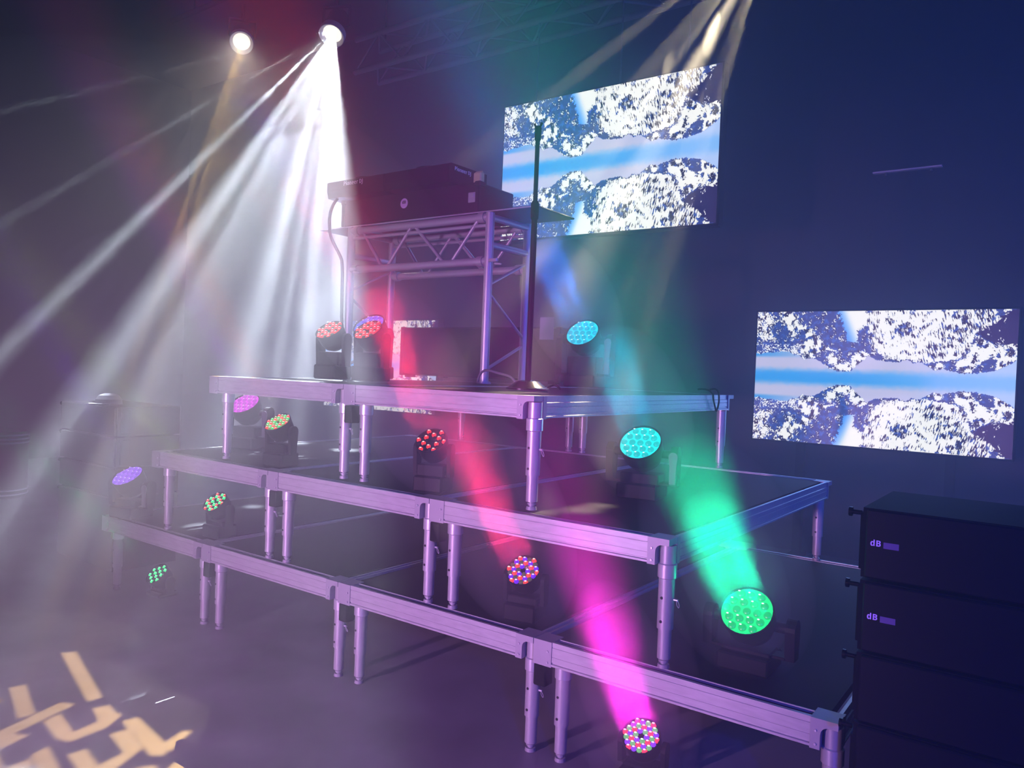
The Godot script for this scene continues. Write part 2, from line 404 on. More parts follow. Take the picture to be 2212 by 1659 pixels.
func mountain_picture() -> ImageTexture:
	var w := 1024
	var h := 300
	var sky := [0, 350, 23, 337, 48, 364, 72, 360, 92, 377, 150, 382, 164, 336, 189, 342, 210, 270, 232, 277, 254, 293, 285, 231, 324, 139, 358, 97, 406, 108, 431, 194, 456, 276, 473, 345, 504, 289, 538, 266, 582, 251, 626, 288, 645, 244, 664, 269, 693, 229, 722, 145, 754, 178, 781, 157, 819, 118, 868, 131, 912, 153, 941, 185, 975, 267, 1000, 315]
	var mask := PackedByteArray()
	mask.resize(w * h)
	fill_poly(mask, w, h, sky + [1000, 1010, 0, 1010], 1)
	fill_poly(mask, w, h, [884, 608, 1001, 451, 1002, 1005, 949, 923, 909, 777, 870, 680], 9)
	var snow := [[2, [-2, 619, 34, 540, 95, 534, 64, 636, 70, 817, 82, 875, 80, 926, 61, 982, 0, 1005]], [3, [89, 934, 109, 888, 151, 677, 156, 537, 185, 700, 220, 722, 179, 820, 182, 1008, 95, 1003]],
		[3, [199, 370, 210, 270, 252, 294, 262, 361, 296, 404, 361, 394, 282, 494, 292, 550, 258, 655, 239, 737, 210, 803, 205, 725, 219, 584, 199, 469]],
		[4, [303, 316, 329, 196, 358, 97, 406, 108, 431, 194, 456, 276, 473, 345, 456, 427, 427, 393, 412, 301, 392, 227, 373, 230, 349, 309, 330, 379]],
		[5, [391, 551, 432, 525, 425, 621, 433, 733, 463, 783, 473, 855, 459, 1005, 347, 1011, 361, 844, 384, 667]],
		[6, [476, 592, 485, 459, 519, 361, 553, 282, 626, 288, 698, 264, 771, 291, 810, 339, 840, 458, 855, 596, 860, 664, 895, 745, 939, 857, 915, 1017, 731, 1011, 580, 1014, 468, 1007, 467, 763, 477, 667]],
		[4, [795, 200, 819, 118, 853, 133, 868, 245, 912, 326, 937, 306, 926, 169, 946, 193, 1000, 315, 998, 435, 947, 494, 884, 590, 845, 492, 835, 354, 800, 288]],
		[5, [949, 992, 958, 938, 978, 993, 973, 1020]], [4, [947, 528, 971, 464, 998, 452, 998, 520, 976, 532]], [4, [722, 145, 754, 178, 757, 240, 728, 261]]]
	for s in snow: fill_poly(mask, w, h, s[1], s[0])
	var f := FastNoiseLite.new()
	f.seed = 11; f.frequency = 0.03; f.fractal_octaves = 4
	var g := FastNoiseLite.new()
	g.seed = 23; g.frequency = 0.075; g.fractal_octaves = 3
	var low := Image.create_empty(w, h * 2, false, Image.FORMAT_RGB8)
	for y in h:
		for x in w:
			var n1 := f.get_noise_2d(x, y)
			var n2 := f.get_noise_2d(x + 700.0, y * 1.0)
			var mx := clampi(int(x + n1 * 13.0 + g.get_noise_2d(x * 1.3, y * 1.3) * 9.0), 0, w - 1)
			var my := clampi(int(y + n2 * 11.0 + g.get_noise_2d(x * 1.3 + 400.0, y * 1.3) * 9.0), 0, h - 1)
			var k := mask[clampi(int(y + n2 * 4.0 + g.get_noise_1d(x * 1.2) * 5.0), 0, h - 1) * w + x]
			if k > 0: k = maxi(1, mask[my * w + mx])
			var u := float(x) / w
			var vv := float(y) / h
			var c: Color
			if k == 0:
				var pale := Color(0.74, 0.74, 0.84).lerp(Color(0.68, 0.78, 0.94), smoothstep(0.55, 1.0, u))
				var blue := Color(0.18, 0.6, 0.88).lerp(Color(0.5, 0.72, 0.94), smoothstep(0.3, 1.0, u))
				c = blue.lerp(pale, smoothstep(0.03, 0.17, vv + n1 * 0.02))
				if u < 0.2: c = c.lerp(Color(0.2, 0.58, 0.86), smoothstep(0.27, 0.33, vv) * (1.0 - u * 4.0 if u < 0.25 else 0.0))
			else:
				var big := f.get_noise_2d(x * 0.8 + 211.0, y * 0.8)
				var deep := Color(0.17, 0.25, 0.5).lerp(Color(0.2, 0.36, 0.68), smoothstep(-0.1, 0.45, n2)).lerp(Color(0.13, 0.13, 0.27), smoothstep(0.05, 0.35, big) * 0.8)
				c = deep
				# fall lines: noise stretched down the slope
				var st := g.get_noise_2d(x * 1.9 + y * 0.45, y * 0.4)
				var sp := g.get_noise_2d(x * 1.5 + y * 0.5 + 90.0, y * 1.1)
				if k == 1:
					if sp + big * 1.3 > 0.62: c = Color(0.93, 0.94, 0.92)
					elif u < 0.2 and vv > 0.33 and vv < 0.5 and sp + big * 0.8 > 0.12: c = Color(0.93, 0.94, 0.94)
				elif k == 9:
					c = Color(0.12, 0.085, 0.25)
					if sp + big > 0.62 and u < 0.96: c = Color(0.9, 0.9, 0.9)
				else:
					var rock := 0.0
					if k == 2: rock = sp * 0.9 + big * 0.9 + 0.02
					elif k == 3: rock = st * 0.6 + big * 1.3 - 0.02
					elif k == 4: rock = sp * 0.5 + st * 0.3 + big * 1.2 - 0.12
					elif k == 6:
						var diag := smoothstep(0.1, 0.0, absf(u - 0.745 - (vv - 0.5) * 0.2)) * 0.26 + smoothstep(0.78, 0.9, u) * 0.2
						rock = st * 0.75 + big * 0.7 - 0.2 + diag + smoothstep(0.07, 0.0, u - 0.462) * 0.3 + smoothstep(0.05, 0.01, Vector2(u - 0.605, (vv - 0.72) * 0.4).length()) * 0.5
						rock -= smoothstep(0.4, 0.3, vv) * 0.16
					else: rock = sp * 0.3 - 0.3
					var rc := Color(0.12, 0.12, 0.2).lerp(Color(0.17, 0.3, 0.6), smoothstep(0.0, 0.3, n2))
					c = Color(0.97, 0.97, 0.93).lerp(rc, smoothstep(0.05, 0.15, rock))
					if k == 5 and u < 0.45: c = c.lerp(Color(0.3, 0.6, 0.95), smoothstep(0.06, 0.0, u - 0.335 - (1.0 - vv) * 0.12))
			low.set_pixel(x, h + y, c)
			low.set_pixel(x, h - 1 - y, c)
	return ImageTexture.create_from_image(low)

func screens() -> void:
	var pic := mountain_picture()
	var m := mat(Color.BLACK, 0.4)
	m.emission_enabled = true; m.emission = Color.BLACK; m.emission_texture = pic; m.emission_energy_multiplier = 1.3
	for a in [[Vector3(-2.72, 2.32, -4.7), 1.705, 1.008, "large mountain video screen hung high behind the DJ table"],
			[Vector3(-1.155, 0.885, -6.01), 1.71, 0.985, "mountain video screen low on the right beside the stage"],
			[Vector3(-6.345, 0.84, -6.16), 1.765, 1.0, "far mountain video screen seen behind the moving heads under the DJ table"]]:
		var o := thing("video_screen", a[3], "screen", a[0], 0.0, "mountain video screens")
		var W: float = a[1]
		var H: float = a[2]
		var b := MB.new()
		b.box(Vector3(0, H / 2, -0.045), Vector3(W + 0.03, H + 0.03, 0.08), 0.006)
		part("cabinet", b.mesh(), M.black, o)
		b = MB.new()
		var q := [Vector3(-W / 2, 0, 0), Vector3(W / 2, 0, 0), Vector3(W / 2, H, 0), Vector3(-W / 2, H, 0)]
		b.quad(q[0], q[1], q[2], q[3])
		b.t = PackedVector2Array([Vector2(0, 1), Vector2(1, 0), Vector2(1, 1), Vector2(0, 1), Vector2(0, 0), Vector2(1, 0)])
		part("display_panel", b.mesh(), m, o)
		var l := AreaLight3D.new()
		l.name = "screen_light"; o.add_child(l, true)
		l.area_size = Vector2(W, H); l.position = Vector3(0, H / 2, 0.02); l.rotation.y = PI
		l.light_color = Color(0.4, 0.62, 1.0); l.light_energy = 2.2; l.area_range = 20.0; l.shadow_enabled = true
		if a[0].y > 2.0:
			for s in [-0.6, 0.1, 0.6]:
				b = MB.new()
				b.tube(Vector3(s, H, -0.05), Vector3(s, 3.95 - a[0].y, -0.05), 0.006, 0.006, 6)
				part("hanging_cable", b.mesh(), M.truss, o)
		elif a[0].x > -2.0:
			for s in [-0.5, 0.5]:
				b = MB.new()
				b.box(Vector3(s, (-a[0].y) / 2, -0.06), Vector3(0.06, a[0].y, 0.06))
				b.box(Vector3(s, -a[0].y + 0.02, -0.03), Vector3(0.08, 0.04, 0.3))
				part("support", b.mesh(), M.black, o)
		else:
			b = MB.new()
			b.box(Vector3(0, H / 2, -0.11), Vector3(0.5, 0.4, 0.06))
			part("wall_bracket", b.mesh(), M.black, o)

# ------------------------------------------------------------------ stage platforms
func leg_parts(o: Node3D, x: float, z: float, top: float, clamp_block: bool, collar: bool) -> void:
	var b := MB.new()
	b.tube(Vector3(x, 0.125, z), Vector3(x, top, z), 0.026, 0.026, 20)
	var l := part("leg", b.mesh(), M.tube, o)
	b = MB.new()
	b.tube(Vector3(x, 0.03, z), Vector3(x, 0.126, z), 0.0215, 0.0215, 20)
	part("inner_tube", b.mesh(), M.tube, l)
	b = MB.new()
	b.tube(Vector3(x, 0.012, z), Vector3(x, 0.03, z), 0.01, 0.01, 8)
	b.tube(Vector3(x, 0.018, z), Vector3(x, 0.025, z), 0.016, 0.016, 6)
	b.tube(Vector3(x, 0.0, z), Vector3(x, 0.012, z), 0.02, 0.018, 12)
	part("foot", b.mesh(), M.castin, l)
	for y in [0.15, 0.225]:
		b = MB.new()
		b.tube(Vector3(x - 0.004, y, z + 0.0225), Vector3(x - 0.004, y, z + 0.0268), 0.0048, 0.0048, 10)
		part("pin_hole", b.mesh(), M.hole, l)
	if collar:
		b = MB.new()
		b.lathe([Vector2(0.026, 0.285), Vector2(0.0305, 0.288), Vector2(0.0305, 0.33), Vector2(0.026, 0.333)], 20, Transform3D(Basis(), Vector3(x, 0, z)))
		part("collar", b.mesh(), M.bolt, l)
	if clamp_block:
		b = MB.new()
		b.box(Vector3(x + 0.043, 0.285, z + 0.004), Vector3(0.05, 0.075, 0.05), 0.004)
		part("clamp_block", b.mesh(), M.dark, l)
		b = MB.new()
		b.tube(Vector3(x + 0.026, 0.22, z), Vector3(x + 0.04, 0.22, z), 0.004, 0.004, 8)
		var ring := PackedVector3Array()
		for i in 13: ring.append(Vector3(x + 0.04, 0.208, z) + Vector3(cos(TAU * i / 12.0) * 0.004, sin(TAU * i / 12.0) * 0.012, sin(TAU * i / 12.0) * 0.006))
		b.sweep(ring, 0.0015, 5)
		part("locking_pin", b.mesh(), M.bolt, l)

func stage() -> void:
	var o := thing("stage_platform", "", "stage platform")
	var top := 0.414
	var low := 0.3324
	# the front and rear rails, an extruded aluminium profile (z outward, y up)
	var pf := PackedVector2Array([Vector2(0, top), Vector2(0, 0.399), Vector2(-0.002, 0.398), Vector2(-0.002, 0.396), Vector2(0, 0.395), Vector2(0, 0.366), Vector2(-0.0015, 0.3655), Vector2(-0.0015, 0.364), Vector2(0, 0.3635), Vector2(0, 0.346), Vector2(-0.004, 0.344), Vector2(-0.004, 0.341), Vector2(0.002, 0.339),
		Vector2(0.002, low), Vector2(-0.035, low), Vector2(-0.035, 0.34), Vector2(-0.006, 0.345), Vector2(-0.006, 0.4), Vector2(-0.012, 0.404), Vector2(-0.012, top)])
	for s in [1.0, -1.0]:
		var b := MB.new()
		# the profile's x axis becomes z, its length lies along x
		b.prism(pf, -0.425, 0.425, Transform3D(Basis(Vector3(0, 0, s), Vector3(0, 1, 0), Vector3(-s, 0, 0)), Vector3(0, 0, s * 1.0)))
		part("front_rail" if s > 0 else "rear_rail", b.mesh(), M.alu, o)
	var ps := PackedVector2Array([Vector2(-0.004, top), Vector2(-0.004, 0.39), Vector2(0.0, 0.388), Vector2(0, 0.374), Vector2(-0.002, 0.373), Vector2(-0.002, 0.371), Vector2(0, 0.37), Vector2(0, 0.35), Vector2(-0.003, 0.349), Vector2(-0.003, 0.345), Vector2(0.0, 0.344), Vector2(0.0, 0.34), Vector2(0.004, 0.338),
		Vector2(0.004, low), Vector2(-0.035, low), Vector2(-0.035, 0.34), Vector2(-0.008, 0.345), Vector2(-0.008, 0.4), Vector2(-0.014, 0.404), Vector2(-0.014, top)])
	for s in [1.0, -1.0]:
		var b := MB.new()
		b.prism(ps, -0.925, 0.925, Transform3D(Basis(Vector3(s, 0, 0), Vector3(0, 1, 0), Vector3(0, 0, s)), Vector3(s * 0.496, 0, 0)))
		part("side_rail", b.mesh(), M.alu, o)
	var b := MB.new()
	b.box(Vector3(0, 0.398, 0), Vector3(0.92, 0.026, 1.9))
	part("deck_board", b.mesh(), M.deck, o)
	for s in [-1.0, 1.0]:
		b = MB.new()
		b.box(Vector3(0, 0.4085, s * 0.953), Vector3(0.85, 0.009, 0.004))
		part("edge_trim", b.mesh(), M.alu, o)
	# corner castings with half an arch that the leg stands in
	for sz in [1.0, -1.0]:
		for sx in [1.0, -1.0]:
			b = MB.new()
			var pl := PackedVector2Array([Vector2(0.425, top), Vector2(0.425, low - 0.004), Vector2(0.452, low - 0.004), Vector2(0.452, 0.368)])
			for i in 6: pl.append(Vector2(0.474, 0.372) + Vector2.from_angle(PI - PI / 2 * (i + 0.5) / 6.0) * 0.0215)
			pl.append(Vector2(0.4985, 0.3935)); pl.append(Vector2(0.4985, top))
			if sx < 0.0: pl = PackedVector2Array([Vector2(0.425, top), Vector2(0.425, low - 0.004), Vector2(0.4985, low - 0.004), Vector2(0.4985, top)])
			b.prism(pl, 0.985, 1.003, Transform3D(Basis(Vector3(sx, 0, 0), Vector3(0, 1, 0), Vector3(0, 0, sz)), Vector3.ZERO))
			# the block behind, its side plate and cap
			b.box(Vector3(sx * 0.438, 0.371, sz * 0.955), Vector3(0.026, 0.084, 0.06))
			b.box(Vector3(sx * 0.4615, 0.4035, sz * 0.955), Vector3(0.073, 0.021, 0.06))
			b.box(Vector3(sx * 0.496, 0.371, sz * 0.93), Vector3(0.007, 0.085, 0.022))
			part("corner_casting", b.mesh(), M.castin, o)
			for y in [0.342, 0.38]:
				b = MB.new()
				b.tube(Vector3(sx * 0.44, y, sz * 1.002), Vector3(sx * 0.44, y, sz * 1.006), 0.0045, 0.0035, 8)
				part("bolt", b.mesh(), M.bolt, o)
	leg_parts(o, 0.478, 0.962, 0.39, true, true)
	leg_parts(o, -0.402, 0.955, 0.335, false, true)
	leg_parts(o, 0.45, -0.955, 0.335, false, false)
	leg_parts(o, -0.45, -0.955, 0.335, false, false)
	var tiers := [[-0.471, 4, 0.0, -2.22], [-0.99, 3, 0.414, -2.236], [-1.549, 2, 0.833, -2.28]]
	var where := [["rightmost", "second from the right", "third from the right", "leftmost"], ["right end", "middle", "left end"], ["right half", "left half"]]
	var tname := ["bottom tier on the floor", "middle tier", "top tier under the DJ table"]
	var first := true
	var ends := []
	for k in 3:
		for i in tiers[k][1]:
			var at := Vector3(tiers[k][0] - 0.5 - i, tiers[k][2], tiers[k][3] - 1.0)
			var label: String = "aluminium stage platform, %s of the %s" % [where[k][i], tname[k]]
			var c: Node3D = o
			if first: o.position = at; o.set_meta("label", label); o.set_meta("group", "stage platforms")
			else: c = copy_of(o, at, label, "stage platforms")
			if i == 0: ends.append(c)
			first = false
	# the outer corner legs carry no clamp to a neighbour
	for c in ends:
		for q in c.find_children("clamp_block*", "", true, false): q.free()

# ------------------------------------------------------------------ moving head lamps
func hexes(rings: int, step: float) -> Array:
	var out := []
	for q in range(-rings, rings + 1):
		for r in range(-rings, rings + 1):
			if absi(q + r) <= rings: out.append([Vector2(q + r * 0.5, r * 0.8660254) * step, q, r])
	return out

func moving_head(label: String, P: Vector3, d: Vector3, base_y: float, R: float, group: String, ao := 1.06, th := 0.016) -> Node3D:
	d = d.normalized()
	var back := R * 0.75
	var piv := P - d * back
	var o := thing("moving_head", label, "stage light", Vector3(piv.x, base_y, piv.z), 0.0, group)
	var c := Vector3(0, piv.y - base_y, 0)
	var f := Vector3(piv.x, base_y, piv.z)
	var side := d.cross(Vector3.UP).normalized()
	var yaw := Basis(side, Vector3.UP, side.cross(Vector3.UP))
	var bh: float = clampf(c.y - R * 1.02, 0.025, 0.07)
	var X := Transform3D(yaw, Vector3.ZERO)
	var b := MB.new()
	b.box(Vector3(0, bh * 0.45, 0), Vector3(R * 2.0, bh * 0.9, R * 1.9), 0.006, X)
	part("base", b.mesh(), M.dark, o)
	for s in [-1.0, 1.0]:
		b = MB.new()
		var pl := PackedVector2Array()
		for i in 9: pl.append(Vector2(cos(PI * i / 8.0) * R * 0.42, c.y + sin(PI * i / 8.0) * R * 0.42))
		pl.append(Vector2(-R * 0.3, bh * 0.85)); pl.append(Vector2(R * 0.3, bh * 0.85))
		b.prism(pl, s * (R * ao + th * 0.5) - th * 0.5, s * (R * ao + th * 0.5) + th * 0.5, X * Transform3D(Basis(Vector3(0, 0, -1), Vector3.UP, Vector3(1, 0, 0)), Vector3.ZERO))
		b.box(Vector3(s * R * ao * 0.75, bh * 0.93, 0), Vector3(R * ao * 0.54, bh * 0.16, R * 0.7), 0.002, X)
		b.tube(X * Vector3(s * R * 0.9, c.y, 0), X * Vector3(s * (R * ao + th * 0.5), c.y, 0), R * 0.2, R * 0.2, 10)
		part("yoke_arm", b.mesh(), M.dark, o)
	b = MB.new()
	var yh: float = maxf(c.y - R * 0.95 - bh * 0.8, 0.012)
	b.box(Vector3(0, bh * 0.8 + yh / 2, 0), Vector3(R * 1.9, yh, R * 1.1), 0.004, X)
	part("yoke_bridge", b.mesh(), M.dark, o)
	if ao > 1.2:
		# the pale cover on the front edge of one arm
		b = MB.new()
		var pd := PackedVector2Array([Vector2(-th * 0.42, bh), Vector2(th * 0.42, bh), Vector2(th * 0.45, c.y * 0.75)])
		for i in 7: pd.append(Vector2(cos(PI * i / 6.0) * th * 0.62, c.y * 0.98 + sin(PI * i / 6.0) * th * 0.6))
		pd.append(Vector2(-th * 0.45, c.y * 0.75))
		b.prism(pd, -0.002, 0.002, X * Transform3D(Basis(), Vector3(-(R * ao + th * 0.5), 0.0, -R * 0.42 - 0.003)))
		part("arm_cover", b.mesh(), M.grey, o)
	var H := facing(d, P - f)
	b = MB.new()
	b.lathe([Vector2(0, -R * 1.55), Vector2(R * 0.5, -R * 1.5), Vector2(R * 0.82, -R * 1.2), Vector2(R * 0.98, -R * 0.75), Vector2(R * 1.03, -R * 0.1), Vector2(R * 1.05, 0.0), Vector2(R * 1.04, 0.006), Vector2(R * 0.985, 0.006), Vector2(R * 0.985, -0.004)], 32, H)
	part("head", b.mesh(), M.dark, o)
	return o

func heads() -> void:
	# the wash heads: a glowing face with nineteen round lenses
	var dome := MB.new()
	dome.lathe([Vector2(1, 0), Vector2(0.98, 0.16), Vector2(0.86, 0.38), Vector2(0.6, 0.56), Vector2(0.3, 0.64), Vector2(0, 0.66)], 16)
	var dome_mesh := dome.mesh()
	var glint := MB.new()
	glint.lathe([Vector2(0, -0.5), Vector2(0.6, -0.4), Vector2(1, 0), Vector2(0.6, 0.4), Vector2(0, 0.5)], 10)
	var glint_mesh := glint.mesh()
	var cup := MB.new()
	cup.lathe([Vector2(1, 0), Vector2(1.0, 0.5), Vector2(0.86, 0.95), Vector2(0.5, 1.2), Vector2(0, 1.3)], 12)
	var cup_mesh := cup.mesh()
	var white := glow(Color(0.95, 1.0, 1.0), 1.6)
	var A := [
		["green glowing wash head, large face, on the right step of the bottom tier", Vector3(-0.805, 0.601, -2.428), Vector3(0.015, 0.685, 0.728), 0.414, 0.082, Color(0.0, 0.92, 0.5), Color(0.0, 1.0, 0.7), 34.0, 5],
		["cyan glowing wash head on the right step of the middle tier", Vector3(-1.415, 1.061, -2.86), Vector3(0.114, 0.68, 0.724), 0.833, 0.085, Color(0.02, 0.9, 0.9), Color(0.0, 0.85, 1.0), 16.0, 5],
		["sky blue glowing wash head on the top tier to the right of the DJ table", Vector3(-2.032, 1.542, -3.398), Vector3(0.095, 0.622, 0.778), 1.265, 0.085, Color(0.05, 0.8, 0.95), Color(0.06, 0.45, 1.0), 34.0, 5],
		["magenta glowing wash head tilted steeply on the left step of the middle tier", Vector3(-3.809, 1.087, -2.67), Vector3(0.189, 0.791, 0.582), 0.833, 0.085, Color(0.86, 0.18, 0.9), Color(0.8, 0.15, 1.0), 6.0, 1],
		["violet glowing wash head at the far left on the step of the bottom tier", Vector3(-4.331, 0.649, -2.283), Vector3(0.122, 0.836, 0.535), 0.414, 0.085, Color(0.55, 0.25, 0.95), Color(0.5, 0.2, 1.0), 5.0, 1],
		["blue glowing wash head half hidden behind a red one, below the DJ table", Vector3(-3.032, 1.545, -2.871), Vector3(0.105, 0.733, 0.672), 1.265, 0.085, Color(0.2, 0.4, 1.0), Color(0.1, 0.25, 1.0), 12.0, 2]]
	for a in A:
		var R: float = a[4]
		var o := moving_head(a[0], a[1], a[2], a[3], R, "glowing wash heads", 1.06 if a[1].x < -3.0 and a[1].z < -2.8 else 1.42, 0.016 if a[1].x < -3.0 and a[1].z < -2.8 else 0.03)
		if R < 0.084: o.find_child("arm_cover", false, false).free()
		var H := facing(a[2].normalized(), a[1] - o.position)
		var fc := glow(a[5], 1.5)
		var lc := glow(a[5].darkened(0.15), 1.25, Color(0.01, 0.01, 0.01))
		var b := MB.new()
		b.lathe([Vector2(0, -0.012), Vector2(R * 0.985, -0.012), Vector2(R * 0.985, -0.002), Vector2(0, 0.0)], 36, H)
		var face := part("face_plate", b.mesh(), fc, o)
		for h in hexes(2, R * 0.4):
			var s := part("lens", dome_mesh, lc, face)
			s.transform = H * Transform3D(Basis().scaled(Vector3.ONE * R * 0.165), Vector3(h[0].x, -0.001, h[0].y))
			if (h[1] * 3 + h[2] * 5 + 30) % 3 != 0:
				var gl := part("glint", glint_mesh, white, face)  # glowing white bead shaped as the highlight on a lens
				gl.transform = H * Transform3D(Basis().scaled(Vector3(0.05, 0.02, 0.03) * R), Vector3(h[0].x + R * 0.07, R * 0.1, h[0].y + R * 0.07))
		var dd: Vector3 = a[2].normalized()
		beams(a[1], dd, R, a[7], a[6], a[8], o)
	# the beam heads: thirty-six little coloured lamps on a dark face; colours by position r, g, b
	var red := Color(1.0, 0.16, 0.12)
	var grn := Color(0.05, 0.95, 0.5)
	var blu := Color(0.38, 0.16, 1.0)
	var off := Color(0, 0, 0)
	var B := [
		["beam head with mixed coloured lamps on the floor, sending up a magenta beam", Vector3(-1.109, 0.139, -2.34), Vector3(0.062, 0.814, 0.578), 0.0, [Color(1.0, 0.2, 0.3), Color(0.45, 0.75, 0.45), Color(0.5, 0.2, 1.0)], [1.6, 0.9, 1.3], Color(1.0, 0.15, 0.85), 45.0, 5],
		["beam head with red and violet lamps on the bottom tier, sending up a crimson beam", Vector3(-1.611, 0.598, -2.34), Vector3(0.132, 0.733, 0.667), 0.414, [Color(1.0, 0.22, 0.16), Color(0.4, 0.36, 0.3), Color(0.42, 0.12, 1.0)], [1.5, 0.6, 1.0], Color(1.0, 0.2, 0.45), 32.0, 5],
		["beam head with scattered red lamps on the middle tier, sending up a red beam", Vector3(-2.086, 1.037, -2.34), Vector3(0.192, 0.749, 0.635), 0.833, [red, off, off], [1.6, 0, 0], Color(1.0, 0.2, 0.32), 38.0, 5],
		["beam head with red lamps on the top tier in front of the blue wash head", Vector3(-2.476, 1.483, -2.34), Vector3(0.082, 0.758, 0.647), 1.265, [red, Color(0.3, 0.28, 0.12), red], [1.3, 0.6, 1.1], Color(1.0, 0.07, 0.1), 9.0, 3],
		["leftmost beam head on the top tier, with red and dull green lamps", Vector3(-2.724, 1.483, -2.34), Vector3(0.095, 0.766, 0.636), 1.265, [red, Color(0.1, 0.35, 0.15), red], [1.3, 0.6, 1.1], Color(1.0, 0.12, 0.2), 3.0, 1],
		["beam head with red and green lamps on the middle tier, sending up an orange beam", Vector3(-3.071, 1.041, -2.34), Vector3(0.085, 0.822, 0.564), 0.833, [red, Color(0.1, 0.8, 0.4), Color(0.5, 0.6, 0.25)], [1.3, 1.0, 0.9], Color(1.0, 0.42, 0.2), 8.0, 2],
		["beam head with green and red lamps on the bottom tier, pale green beam", Vector3(-3.558, 0.594, -2.34), Vector3(0.055, 0.751, 0.658), 0.414, [Color(0.95, 0.25, 0.15), grn, off], [0.9, 1.2, 0], Color(0.7, 0.85, 0.3), 6.0, 1],
		["beam head with green lamps on the floor at the left end of the stage", Vector3(-4.084, 0.123, -2.34), Vector3(0.024, 0.734, 0.679), 0.0, [off, grn, off], [0, 1.3, 0], Color(0.15, 0.9, 0.45), 5.0, 1]]
	for a in B:
		var R := 0.063
		var o := moving_head(a[0], a[1], a[2], a[3], R, "beam heads")
		var H := facing(a[2].normalized(), a[1] - o.position)
		var b := MB.new()
		b.lathe([Vector2(0, -0.012), Vector2(R * 0.985, -0.012), Vector2(R * 0.985, -0.002), Vector2(0, 0.0)], 32, H)
		var face := part("face_plate", b.mesh(), M.gloss, o)
		var ms := []
		for k in 3: ms.append(M.gloss if a[5][k] == 0 else glow(a[4][k], a[5][k] * 1.3))
		var ws := []
		for k in 3: ws.append(null if a[5][k] < 0.7 else glow(a[4][k].lerp(Color.WHITE, 0.7), 2.0))
		for h in hexes(3, R * 0.298):
			if h[1] == 0 and h[2] == 0: continue
			var k: int = (h[1] - h[2] + 30) % 3
			var s := part("lens", cup_mesh, ms[k], face)
			s.transform = H * Transform3D(Basis().scaled(Vector3(0.145, 0.11, 0.145) * R), Vector3(h[0].x, -0.001, h[0].y))
			if ws[k]:
				var gl := part("bright_spot", glint_mesh, ws[k], face)  # glowing bead that gives each lens its bright crescent
				gl.transform = H * Transform3D(Basis().scaled(Vector3(0.08, 0.03, 0.05) * R), Vector3(h[0].x + R * 0.02, R * 0.12, h[0].y + R * 0.06))
		var dd: Vector3 = a[2].normalized()
		beams(a[1], dd, R, a[7], a[6], a[8], o)

# ------------------------------------------------------------------ DJ booth
func letters(text: String, size: float, depth := 0.002) -> TextMesh:
	var t := TextMesh.new()
	var f := SystemFont.new()
	f.font_names = PackedStringArray(["Droid Sans"]); f.font_weight = 700
	t.font = f; t.text = text; t.font_size = 64; t.pixel_size = size / 64.0; t.depth = depth
	return t

